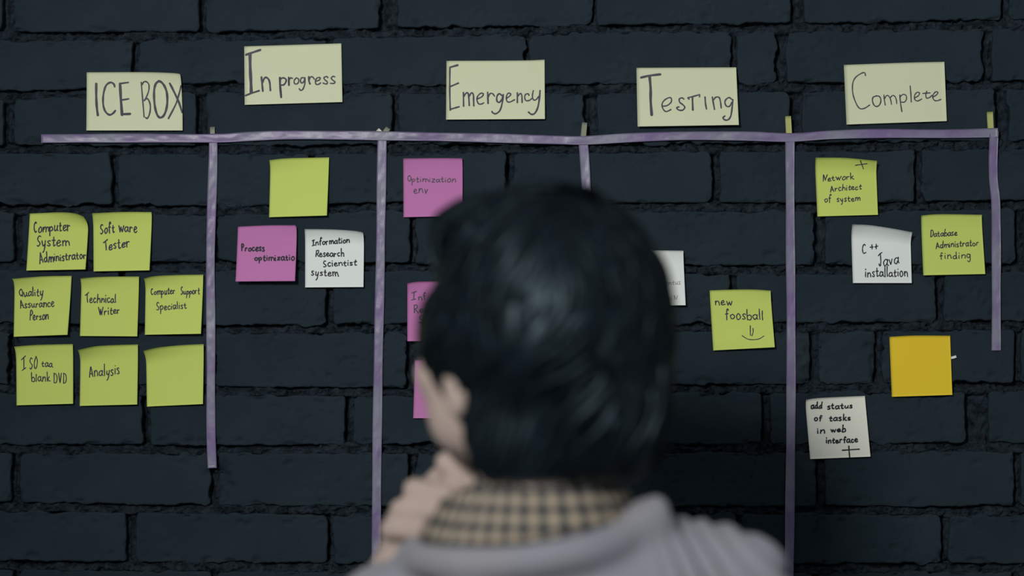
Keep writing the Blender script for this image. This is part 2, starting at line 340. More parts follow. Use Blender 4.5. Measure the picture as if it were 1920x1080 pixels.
class Sheet:
    """a sheet of paper: four edge polylines measured on the wall, curled off the wall in depth (mm)"""
    def __init__(s, top, right, bottom, left, base=4., curl=(0, 0), lift=(1, 2), sag=0.):
        s.e = [np.array(e, float) for e in (top, right, bottom, left)]; s.base = base; s.curl = curl; s.lift = lift; s.sag = sag
        s.c = [s.par(e) for e in s.e]
    def par(s, e):
        p = catmull(e, 8) if len(e) > 2 else e; d = np.r_[0, np.cumsum(np.hypot(*np.diff(p, axis=0).T))]; return d/d[-1], p
    def ev(s, k, t):
        d, p = s.c[k]; return np.stack([np.interp(t, d, p[:, 0]), np.interp(t, d, p[:, 1])], -1)
    def xy(s, u, v):
        T = s.ev(0, u); B = s.ev(2, 1-u); L = s.ev(3, 1-v); R = s.ev(1, v)
        u = u[..., None]; v = v[..., None]; tl, tr, br, bl = s.e[0][0], s.e[1][0], s.e[2][0], s.e[3][0]
        return (1-v)*T+v*B+(1-u)*L+u*R-((1-u)*(1-v)*tl+u*(1-v)*tr+u*v*br+(1-u)*v*bl)
    def depth(s, u, v):
        c = s.curl[0]*(1-u)**1.3+s.curl[1]*u**1.3
        return .001*(s.base+c*np.clip(1-v/.27, 0, 1)**2+(s.lift[0]*(1-u)+s.lift[1]*u)*v**1.6+s.sag*np.sin(math.pi*u)*v)
    def inv(s, P):
        tl, tr, br, bl = s.e[0][0], s.e[1][0], s.e[2][0], s.e[3][0]
        u = np.full(len(P), .5); v = np.full(len(P), .5)
        for _ in range(7):
            h = 1e-3; u0 = np.clip(u, 0, 1-h); v0 = np.clip(v, 0, 1-h); f = s.xy(u0, v0); du = (s.xy(u0+h, v0)-f)/h; dv = (s.xy(u0, v0+h)-f)/h
            r = P-f; det = du[:, 0]*dv[:, 1]-du[:, 1]*dv[:, 0]
            u = np.clip(u0+(r[:, 0]*dv[:, 1]-r[:, 1]*dv[:, 0])/det, 0, 1); v = np.clip(v0+(du[:, 0]*r[:, 1]-du[:, 1]*r[:, 0])/det, 0, 1)
        return u, v
    def build(s, name, mat, n=26):
        u, v = np.meshgrid(np.linspace(0, 1, n), np.linspace(0, 1, n), indexing='ij'); P = s.xy(u, v); d = s.depth(u, v)
        front = np.stack([(P[..., 0]-960)*S, -d, CAMZ+(540-P[..., 1])*S], -1).reshape(-1, 3); back = front+np.array([0, .00025, 0])
        q = grid_quads(n, n, True); N = n*n; idx = np.arange(N).reshape(n, n)
        ring = np.concatenate([idx[:, 0], idx[-1, 1:], idx[-2::-1, -1], idx[0, -2:0:-1]]); r2 = np.roll(ring, -1)
        rim = np.stack([ring, ring+N, r2+N, r2], 1)[:, ::-1]
        o = mesh_obj(name, np.vstack([front, back]), np.vstack([q, q[:, ::-1]+N, rim]), mat)
        return recenter(o)
    def ink(s, parent, strokes, mat, label):   # strokes: list of (points px, width px)
        vs = []; qs = []
        for pts, wd in strokes:
            P = catmull(pts, 5); T = np.gradient(P, axis=0); T /= (np.hypot(T[:, 0], T[:, 1])[:, None]+1e-9); N = np.stack([-T[:, 1], T[:, 0]], -1)
            h = wd/2*(1+.10*np.sin(np.arange(len(P))*.9+len(vs)))
            P = np.vstack([P[0]-T[0]*h[0]*.6, P, P[-1]+T[-1]*h[-1]*.6]); N = np.vstack([N[0], N, N[-1]]); h = np.r_[h[0]*.45, h, h[-1]*.45]
            E = np.stack([P+N*h[:, None], P, P-N*h[:, None]], 1).reshape(-1, 2)
            u, v = s.inv(E); E = s.xy(u, v); d = s.depth(u, v)+.00022+.00004*(len(vs) % 5)*.2
            b = len(vs)
            for (x, y), z in zip(E, d): vs.append(((x-960)*S, -z, CAMZ+(540-y)*S))
            for i in range(len(P)-1):
                for j in range(2): a = b+i*3+j; qs.append((a, a+3, a+4, a+1))
        V = np.array(vs); c = np.array(parent.location)
        o = mesh_obj('handwriting', V-c, np.array(qs), mat, parent, smooth=False); o['label'] = label
        return o
def sheet(top, right=None, bottom=None, left=None, **k):     # missing edges are straight
    TL, TR = top[0], top[-1]; BR, BL = bottom[0], bottom[-1]
    return Sheet(top, [TR]+(right or [])+[BR], bottom, [BL]+(left or [])+[TL], **k)
def conv(crop, P): ox_, oy_, sc = crop; return [(ox_+x/sc, oy_+y/sc) for x, y in P]
def note(name, mat, label, cat, group, sh, crop=None, words=(), raw=(), width=11, ink='ink', inklabel='dark pen handwriting'):
    o = sh.build(name, M[mat]); tag(o, label, cat, group)
    st = []
    for k, wd in enumerate(words):
        for p in word_strokes(*wd, seed=int(wd[1]*7+wd[2]*13) & 0xffff): st.append((conv(crop, p), width*1.1/crop[2]))
    for p, wd in raw: st.append((conv(crop, p), wd/crop[2]))
    if st: sh.ink(o, st, M[ink], inklabel)
    return o
G1 = 'lime sticky notes left of the first tape'; GC = 'cream title cards above the tape grid'
# --- title cards
c = (150, 125, 8.31)
note('title_card', 'cream', 'cream card reading ICE BOX above the left end of the tape', 'card', GC,
 sheet([(163.8, 136.2), (270.3, 136.2), (325, 138), (338.9, 139.8)], [(340.4, 149), (343, 210)], [(343.5, 245.1), (163.2, 245.1)], None, base=4, curl=(1, 5), lift=(1, 1.5)), c,
 raw=[([(262, 265), (262, 450), (270, 620), (288, 765)], 38), ([(550, 320), (535, 275), (485, 250), (420, 290), (385, 380), (368, 500), (375, 620), (410, 710), (470, 755), (525, 730), (563, 685)], 31),
  ([(632, 265), (645, 500), (665, 760)], 42), ([(632, 268), (765, 250)], 26), ([(655, 525), (770, 505)], 26), ([(665, 745), (795, 740)], 36),
  ([(962, 245), (985, 520), (1008, 790)], 22), ([(975, 290), (1000, 245), (1040, 238), (1080, 280), (1080, 370), (1050, 460), (1008, 535)], 22),
  ([(1008, 535), (1050, 500), (1085, 540), (1105, 620), (1095, 730), (1060, 808), (1028, 795)], 24),
  ([(1240, 228), (1190, 270), (1165, 360), (1163, 500), (1180, 650), (1215, 760), (1260, 798), (1310, 770), (1350, 680), (1368, 560), (1362, 420), (1330, 320), (1285, 255), (1240, 228)], 36),
  ([(1405, 262), (1450, 350), (1540, 540), (1602, 720)], 33), ([(1583, 300), (1550, 430), (1500, 590), (1385, 815)], 26)], ink='felt', inklabel='grey marker lettering')
c = (440, 70, 7.714)
note('title_card', 'cream', 'cream card reading In progress, the highest of the title cards', 'card', GC,
 sheet([(458.5, 87.5), (640.3, 81.9)], None, [(642.5, 191.9), (459.4, 197)], None, base=4, lift=(0, 1)), c,
 raw=[([(165, 258), (270, 222), (380, 185)], 32), ([(226, 245), (230, 450), (240, 650), (245, 805)], 44), ([(158, 848), (240, 815), (362, 775)], 26),
  ([(392, 575), (400, 660), (412, 785)], 27), ([(405, 660), (440, 590), (480, 595), (510, 650), (522, 775)], 27),
  ([(660, 585), (662, 700), (678, 875)], 32), ([(665, 610), (705, 590), (745, 610), (745, 650), (715, 690), (670, 695)], 24),
  ([(785, 580), (790, 700)], 27), ([(790, 630), (815, 590), (842, 600)], 21), ([(895, 590), (865, 630), (870, 670), (900, 680), (930, 650), (925, 605), (895, 590)], 19),
  ([(1015, 590), (975, 590), (955, 625), (970, 665), (1000, 650), (1018, 600)], 20), ([(1020, 585), (1018, 680), (990, 755), (960, 770), (935, 745)], 21),
  ([(1075, 570), (1080, 640), (1095, 680)], 25), ([(1080, 620), (1105, 575), (1140, 585), (1155, 610)], 20),
  ([(1180, 640), (1230, 620), (1240, 590), (1200, 590), (1172, 630), (1180, 680), (1215, 685), (1250, 660)], 20),
  ([(1355, 590), (1330, 570), (1295, 590), (1310, 620), (1345, 650), (1330, 680), (1280, 665)], 20), ([(1455, 575), (1425, 570), (1400, 595), (1425, 625), (1455, 650), (1440, 670), (1385, 670)], 20)], ink='felt', inklabel='grey marker lettering')
c = (825, 100, 8.)
note('title_card', 'cream', 'cream card reading Emergency above the standing person', 'card', GC,
 sheet([(837.3, 114.6), (975, 114), (1020.9, 112.5)], None, [(1021.6, 223.8), (836.5, 224.8)], None, base=4, lift=(2, 3)), c,
 raw=[([(150, 210), (148, 400), (148, 600), (155, 860)], 24), ([(150, 215), (270, 180)], 30), ([(150, 505), (280, 450)], 25), ([(155, 845), (220, 825), (292, 805)], 24),
  ([(352, 590), (355, 800)], 24), ([(358, 650), (390, 605), (420, 600), (432, 660), (440, 790)], 24), ([(436, 650), (470, 600), (500, 620), (505, 700), (508, 795)], 24),
  ([(560, 690), (630, 655), (650, 610), (610, 605), (565, 650), (555, 710), (585, 765), (630, 762), (660, 745)], 20), ([(715, 585), (722, 760)], 24), ([(722, 670), (750, 610), (790, 610), (820, 650)], 20),
  ([(925, 635), (890, 610), (855, 650), (855, 720), (890, 740), (930, 690), (945, 630)], 24), ([(950, 620), (935, 740), (900, 860), (840, 910), (795, 900), (778, 875)], 24),
  ([(1000, 680), (1050, 640), (1060, 610), (1020, 605), (995, 660), (1005, 725), (1050, 735), (1120, 700)], 20), ([(1160, 595), (1160, 745)], 24), ([(1165, 650), (1200, 610), (1225, 630), (1232, 745)], 22),
  ([(1335, 640), (1320, 610), (1280, 625), (1270, 670), (1290, 715), (1340, 710), (1380, 680)], 20), ([(1400, 560), (1385, 640), (1400, 700), (1440, 700), (1480, 650)], 20),
  ([(1500, 560), (1490, 680), (1465, 820), (1420, 905), (1370, 920), (1325, 885)], 26)], ink='felt', inklabel='grey marker lettering')
c = (1180, 115, 8.)
note('title_card', 'cream', 'cream card reading Testing with a large capital T', 'card', GC,
 sheet([(1192.9, 127.8), (1379.6, 126.9)], None, [(1383.8, 235.3), (1194.8, 238.1)], None, base=5, lift=(4, 6)), c,
 raw=[([(168, 250), (300, 220), (465, 200)], 34), ([(300, 230), (315, 420), (315, 600), (330, 815)], 40),
  ([(490, 680), (560, 670), (620, 620), (625, 565), (590, 550), (520, 590), (485, 650), (500, 720), (545, 760), (620, 730)], 20),
  ([(815, 575), (785, 555), (745, 570), (750, 620), (800, 660), (825, 700), (790, 740), (730, 735), (705, 700), (740, 690)], 22),
  ([(870, 555), (892, 575)], 20), ([(870, 553), (960, 530), (1050, 505)], 22), ([(1050, 505), (1045, 542)], 20), ([(940, 545), (945, 740)], 28), ([(1128, 540), (1135, 640), (1150, 725)], 24),
  ([(1238, 540), (1250, 620), (1270, 730)], 24), ([(1252, 590), (1290, 545), (1340, 550), (1360, 620), (1370, 710)], 22),
  ([(1530, 580), (1490, 550), (1440, 580), (1425, 630), (1450, 680), (1495, 680), (1530, 620)], 22), ([(1545, 580), (1530, 720), (1510, 830), (1470, 885), (1420, 885), (1395, 855), (1425, 825)], 24)], ink='felt', inklabel='grey marker lettering')
c = (1570, 105, 7.714)
note('title_card', 'cream', 'cream card reading Complete, rightmost of the title cards', 'card', GC,
 sheet([(1581.3, 122.2), (1700, 118), (1769.6, 116.4)], None, [(1773.9, 227.5), (1586.2, 234)], None, base=4, lift=(1, 1)), c,
 raw=[([(400, 290), (390, 250), (350, 250), (260, 310), (218, 390), (212, 500), (230, 600), (280, 720), (330, 768), (395, 755), (460, 712)], 18),
  ([(560, 580), (510, 600), (500, 650), (520, 710), (560, 735), (605, 705), (622, 640), (600, 590), (560, 580)], 18),
  ([(665, 565), (672, 640), (685, 715)], 16), ([(675, 620), (700, 580), (730, 580), (760, 630), (775, 705)], 16), ([(755, 610), (790, 575), (825, 590), (845, 640), (850, 695)], 16),
  ([(895, 565), (905, 680), (925, 810)], 18), ([(905, 590), (940, 560), (985, 575), (990, 630), (960, 670), (910, 670)], 16), ([(1045, 435), (1055, 560), (1060, 670)], 18),
  ([(1110, 610), (1160, 580), (1180, 540), (1145, 530), (1110, 570), (1110, 630), (1150, 655), (1215, 625)], 17), ([(1285, 510), (1270, 570), (1285, 615), (1330, 600), (1360, 570)], 17), ([(1225, 545), (1335, 537)], 17),
  ([(1370, 600), (1420, 570), (1445, 535), (1420, 520), (1385, 550), (1370, 600), (1395, 645), (1440, 650), (1490, 630)], 17)], ink='felt', inklabel='grey marker lettering')
# --- sticky notes
SN = 'sticky_note'; ST = 'sticky note'
c = (40, 385, 7.385)
note(SN, 'lime', 'lime sticky note reading Computer System Administrator with curled top right corner', ST, G1,
 sheet([(57.3, 400.6), (115.8, 398.6), (145, 401), (161, 407)], [(166, 421.6), (165.5, 450)], [(162.5, 505.2), (51.5, 507.3)], None, base=4, curl=(1, 13), lift=(3, 5)), c,
 [("Computer", 185, 380, 690, 350, 72), ("System", 220, 575, 680, 552, 72), ("Administrator", 268, 795, 915, 735, 66)], width=15)
note(SN, 'lime', 'lime sticky note reading Software Tester', ST, G1,
 sheet([(175.8, 400.3), (229.6, 397.9), (285.1, 397.9)], [(285.6, 412)], [(282, 506.9), (177, 508.9)], None, base=4, curl=(8, 3), lift=(2, 4)), c,
 [("Soft", 1100, 395, 1305, 375, 76), ("ware", 1350, 370, 1615, 370, 78), ("Tester", 1145, 625, 1515, 570, 76)], width=15)
c = (15, 505, 7.385)
note(SN, 'lime', 'lime sticky note reading Quality Assurance Person', ST, G1,
 sheet([(26.2, 522.6), (82.7, 518.3), (135.5, 517.2)], None, [(129.8, 627.3), (27.2, 631.2)], [(28.5, 535)], base=4, curl=(9, 1), lift=(1, 8)), c,
 [("Quality", 165, 375, 500, 365, 60), ("Assurance", 180, 535, 655, 515, 60), ("Person", 310, 700, 580, 690, 62)], width=13)
c = (140, 505, 7.385)
note(SN, 'lime', 'lime sticky note reading Technical Writer', ST, G1,
 sheet([(152.2, 521.9), (194.2, 519), (261.9, 518.5)], None, [(258.9, 630.5), (151.2, 629.8)], [(153.7, 530)], base=4, curl=(9, 2), lift=(1, 3)), c,
 [("Technical", 155, 465, 585, 460, 62), ("Writer", 340, 635, 640, 610, 62)], width=13)
note(SN, 'lime', 'lime sticky note reading Computer Support Specialist beside the first tape', ST, G1,
 sheet([(272.4, 522.6), (291.7, 517.9), (329.6, 515.8), (382.1, 514.9)], None, [(378.6, 625.5), (272.7, 627.5)], [(273.8, 533)], base=4, curl=(11, 2), lift=(1, 6)), c,
 [("Computer", 1065, 355, 1400, 340, 50), ("Support", 1475, 345, 1740, 340, 52), ("Specialist", 1140, 565, 1560, 540, 56)], width=12)
c = (15, 635, 7.385)
note(SN, 'lime', 'lime sticky note whose second line reads blank DVD', ST, G1,
 sheet([(29.6, 649.6), (69.2, 646.5), (138, 644.9)], None, [(138.9, 756.5), (32.6, 759.6)], [(31.5, 668)], base=4, curl=(6, 2), lift=(1, 3)), c,
 [("I", 190, 455, 270, 425, 88), ("SO", 310, 420, 415, 410, 88), ("taa", 475, 390, 630, 388, 50), ("blank", 335, 595, 600, 590, 62), ("DVD", 640, 610, 825, 620, 66)], width=12)
note(SN, 'lime', 'lime sticky note reading Analysis', ST, G1,
 sheet([(150.1, 655.6), (177.5, 649.5), (204.6, 647.2), (259.8, 645.6)], None, [(259, 757.8), (150.8, 760.7)], [(151.7, 672)], base=4, curl=(12, 2), lift=(1, 4)), c,
 [("Analysis", 1130, 525, 1560, 490, 76)], width=13)
note(SN, 'lime', 'blank lime sticky note in the bottom row beside the first tape', ST, G1,
 sheet([(272.5, 657), (300, 651), (340, 647), (382.8, 645)], None, [(382, 757), (276.5, 762)], [(275, 680)], base=4, curl=(12, 2), lift=(1, 4)))
note(SN, 'lime', 'blank lime sticky note under the In progress card', ST, None,
 sheet([(506.5, 301), (540, 297.5), (617.5, 295.5)], None, [(614, 404.5), (505.5, 407.5)], [(507.3, 320)], base=4, curl=(6, 1), lift=(2, 6)))
c = (435, 415, 7.385)
note(SN, 'pink', 'pink sticky note reading Process optimization', ST, 'pink sticky notes',
 sheet([(446.9, 425.2), (502.7, 422.7), (554, 422.5)], [(557, 435.3)], [(555.2, 527), (443.8, 527.8)], None, base=5, curl=(0, 3), lift=(8, 11)), c,
 [("Process", 135, 410, 465, 410, 48), ("optimizatio", 320, 545, 880, 540, 48)], width=16, ink='blackink')
note(SN, 'white', 'white sticky note reading Information Research Scientist system', ST, 'white sticky notes',
 sheet([(572.7, 429.9), (624.6, 430.6), (661, 432.8), (679, 435.4)], [(682.5, 446)], [(682.1, 538.2), (572.7, 538.9)], None, base=4, curl=(8, 12), lift=(1, 3)), c,
 [("Information", 1110, 340, 1635, 292, 46), ("Research", 1160, 490, 1560, 485, 52), ("Scientist", 1265, 630, 1735, 605, 46), ("system", 1100, 750, 1480, 765, 55)], width=14, ink='blackink')
c = (740, 285, 8.307)
note(SN, 'pink', 'pink sticky note reading Optimization env, topmost of the pink notes', ST, 'pink sticky notes',
 sheet([(756.3, 297.6), (820, 297), (864.5, 297.2)], [(867.2, 304), (867.2, 385)], [(865.4, 403.6), (845, 405.5), (756.9, 407.5)], None, base=4, curl=(4, 4), lift=(1, 2)), c,
 [("O", 200, 455, 265, 455, 53), ("ptimization", 262, 470, 960, 475, 52), ("env", 295, 640, 525, 645, 60)], width=12, ink='felt')
c = (750, 510, 3.72)
note(SN, 'pink', 'pink sticky note half hidden beside the forehead, lettering starting Inf', ST, 'pink sticky notes',
 sheet([(764, 531), (790, 528), (876, 528)], None, [(875, 639), (764, 639.5)], None, base=4, curl=(5, 1), lift=(1, 3)), c,
 [("I", 78, 198, 118, 195, 27), ("nf", 128, 193, 185, 190, 24), ("Re", 98, 285, 165, 280, 27), ("S", 130, 358, 160, 355, 25)], width=6.5, ink='felt')
note(SN, 'pink', 'blank pink sticky note half hidden beside the cheek, lowest of the pink notes', ST, 'pink sticky notes',
 sheet([(778.2, 675.3), (888, 675)], None, [(886, 783.7), (775, 783.7)], None, base=4, curl=(0, 0), lift=(1, 3)))
c = (1200, 460, 8.31)
note(SN, 'white', 'white sticky note with thin faint writing, half hidden right of the head', ST, 'white sticky notes',
 sheet([(1171, 469), (1280.4, 470.2)], None, [(1284.6, 572.2), (1174, 573)], None, base=4, curl=(5, 4), lift=(2, 5)), c,
 [("stentus", 310, 612, 630, 612, 42), ("uuiN", 345, 850, 580, 845, 32)], raw=[([(255, 300), (280, 290), (300, 330), (295, 375)], 7), ([(235, 420), (300, 425)], 7), ([(275, 400), (285, 470)], 7)], width=7, ink='palegrey_ink', inklabel='thin faint handwriting')
c = (1320, 535, 8.307)
note(SN, 'lime', 'lime sticky note reading new foosball with a smiling face', ST, None,
 sheet([(1329.9, 544.4), (1380, 542.9), (1415, 543), (1443.6, 544.9)], None, [(1450.9, 650.6), (1336.5, 656.8)], None, base=4, curl=(1, 4), lift=(3, 7)), c,
 [("new", 165, 315, 445, 305, 66), ("foosball", 320, 525, 925, 535, 82)], raw=[([(713, 625), (713, 780)], 15), ([(755, 665), (755, 730), (735, 785)], 14), ([(583, 780), (670, 835), (760, 845), (850, 830), (925, 785)], 13)], width=15)
c = (1515, 285, 8.307)
note(SN, 'lime', 'lime sticky note reading Network Architect of system under the Complete card', ST, 'lime sticky notes right of the fourth tape',
 sheet([(1527, 296.4), (1582.4, 297), (1641.2, 302.5)], None, [(1644.8, 403), (1531.6, 406)], None, base=4, curl=(8, 10), lift=(1, 2)), c,
 [("Network", 215, 462, 715, 425, 52), ("Architect", 340, 620, 830, 580, 50), ("of", 250, 785, 355, 780, 60), ("system", 440, 775, 810, 762, 56)], raw=[([(725, 212), (905, 187)], 14), ([(797, 140), (855, 268)], 14)], width=13)
c = (1585, 410, 7.11)
note(SN, 'white', 'white sticky note reading C++ Java installation', ST, 'white sticky notes',
 sheet([(1594.8, 421.3), (1627.2, 422.7), (1669.4, 429), (1706, 436)], None, [(1708, 530.7), (1598, 530.7)], None, base=4, curl=(12, 14), lift=(1, 2)), c,
 [("C", 215, 465, 280, 465, 75), ("+", 320, 410, 375, 408, 56), ("+", 380, 410, 430, 408, 60), ("Java", 430, 635, 710, 595, 78), ("installation", 255, 775, 830, 772, 66)], width=13, ink='blackink')
note(SN, 'lime', 'lime sticky note reading Database Administrator finding', ST, 'lime sticky notes right of the fourth tape',
 sheet([(1725.6, 404.4), (1760, 402), (1838.8, 403)], None, [(1845.6, 513.8), (1729.9, 516.2)], None, base=4, curl=(3, 3), lift=(1, 2)), c,
 [("Database", 1120, 245, 1485, 225, 46), ("Administrator", 1200, 395, 1770, 358, 44), ("finding", 1250, 540, 1670, 525, 50)], width=11)
note(SN, 'orange', 'blank orange yellow sticky note', ST, None,
 sheet([(1666.7, 631.4), (1715, 629), (1780.4, 629.3)], None, [(1784, 740), (1671, 743.7)], None, base=4, curl=(0, 0), lift=(1, 2)))
c = (1500, 735, 8.307)
note(SN, 'grey_paper', 'off-white sticky note reading add status of tasks in web interface', ST, None,
 sheet([(1510.2, 749.2), (1536, 745.8), (1620.7, 742)], None, [(1630.6, 855.4), (1518.3, 860.2)], [(1510.4, 768)], base=4, curl=(3, 0), lift=(1, 3)), c,
 [("add", 165, 258, 340, 245, 52), ("status", 415, 265, 815, 245, 50), ("of", 215, 445, 340, 445, 48), ("tasks", 445, 450, 790, 438, 50), ("in", 260, 640, 390, 640, 50), ("web", 470, 625, 710, 615, 52), ("interface", 395, 795, 895, 775, 52)],
 raw=[([(648, 903), (915, 885)], 21), ([(750, 835), (755, 920), (762, 1012)], 21)], width=19, ink='blackink')

# ------------------------------------------------------------------ violet tapes
def tape(pts, wd, label, depth, seed, group='violet tape strips of the grid', name='tape_strip', mat='tape', cat='tape', crease=1.0):
    P = catmull(pts, 1); d = np.r_[0, np.cumsum(np.hypot(*np.diff(P, axis=0).T))]
    n = max(3, int(d[-1]/5)); tt = np.linspace(0, d[-1], n); C = catmull(pts, 10); dd = np.r_[0, np.cumsum(np.hypot(*np.diff(C, axis=0).T))]; dd *= d[-1]/dd[-1]
    C = np.stack([np.interp(tt, dd, C[:, 0]), np.interp(tt, dd, C[:, 1])], -1); T = np.gradient(C, axis=0); T /= np.hypot(T[:, 0], T[:, 1])[:, None]; N = np.stack([-T[:, 1], T[:, 0]], -1)
    m = 7; a = np.linspace(-.5, .5, m); vs = np.zeros((n, m, 3))
    for j, s in enumerate(a):
        Q = C+N*(s*(wd+.7*np.sin(tt/37+seed)))[:, None]
        dep = depth+crease*.0007*vnoise(tt/38+seed*9.1, np.full(n, s*1.3), 60+seed)+crease*.0004*vnoise(tt/11+seed, np.full(n, s*3+5), 70)+crease*.0009*s*vnoise(tt/90+seed*3, tt*0, 80)
        vs[:, j] = np.stack([(Q[:, 0]-960)*S, -dep, CAMZ+(540-Q[:, 1])*S], -1)
    f = vs.reshape(-1, 3); b = f+np.array([0, .0003, 0]); q = grid_quads(n, m); K = n*m; idx = np.arange(K).reshape(n, m)
    ring = np.concatenate([idx[:, 0], idx[-1, 1:], idx[-2::-1, -1], idx[0, -2:0:-1]]); r2 = np.roll(ring, -1)
    o = mesh_obj(name, np.vstack([f, b]), np.vstack([q, q[:, ::-1]+K, np.stack([ring, ring+K, r2+K, r2], 1)]), M[mat])
    me = o.data; me.update()
    recenter(o); tag(o, label, cat, group); return o
tape([(398.5, 238), (399, 254)], 9, 'small grey-green tab above the first vertical tape', .0028, 3, 'small tabs on top of the tapes', 'paper_tab', 'tab_grey', 'tab', .3)
tape([(728, 240), (719, 252)], 10, 'small grey-green tab tilted above the second vertical tape', .0028, 4, 'small tabs on top of the tapes', 'paper_tab', 'tab_grey', 'tab', .3)
tape([(708, 243), (717, 252)], 8, 'tiny white torn scrap above the second vertical tape', .0028, 5, None, 'paper_scrap', 'scrap', 'scrap', .3)
tape([(1096, 230), (1093, 262)], 10, 'small grey-green tab above the third vertical tape', .0028, 6, 'small tabs on top of the tapes', 'paper_tab', 'tab_grey', 'tab', .3)
tape([(1477, 218), (1479, 255)], 10.5, 'small lime tab above the fourth vertical tape', .0028, 7, 'small tabs on top of the tapes', 'paper_tab', 'tab_lime', 'tab', .3)
tape([(1855, 210), (1857, 248)], 11, 'small lime tab above the rightmost vertical tape', .0028, 8, 'small tabs on top of the tapes', 'paper_tab', 'tab_lime', 'tab', .3)
tape([(400, 251), (400, 300), (396.5, 420), (395, 500), (396, 650), (396, 800), (398.5, 877)], 16.5, 'leftmost vertical violet tape, beside the lime notes', .0034, 11)
tape([(717, 250), (716, 300), (713.5, 480), (710, 650), (707, 850), (706, 1000), (706, 1200)], 17, 'long vertical violet tape between the white note and the pink notes', .0034, 12)
tape([(1092, 256), (1096, 300), (1100, 380), (1104, 520), (1106, 700), (1105, 840)], 17, 'vertical violet tape that disappears behind the head', .0034, 13)
tape([(1480.5, 250), (1481, 400), (1482.5, 600), (1482.5, 760), (1480.5, 950), (1478, 1200)], 17, 'long vertical violet tape right of the person', .0034, 14)
tape([(1863, 246), (1861, 300), (1862, 340), (1866, 385), (1867, 500), (1867, 657)], 17, 'rightmost short vertical violet tape', .0034, 15)
tape([(78, 260), (250, 259), (400, 259.5), (470, 256), (540, 253.5), (640, 254), (720, 255), (900, 258.5), (1040, 262.5), (1095, 263.5), (1180, 258.5), (1280, 255), (1400, 255.5), (1480, 258), (1560, 253), (1650, 250.5), (1770, 251), (1870, 249)], 16.5, 'long horizontal violet tape under the title cards', .0042, 16)
o = tape([(1780, 671), (1786, 670), (1792, 668)], 4.5, 'tiny white torn scrap at the right edge of the orange note', .0035, 9, None, 'paper_scrap', 'scrap', 'scrap', .3)

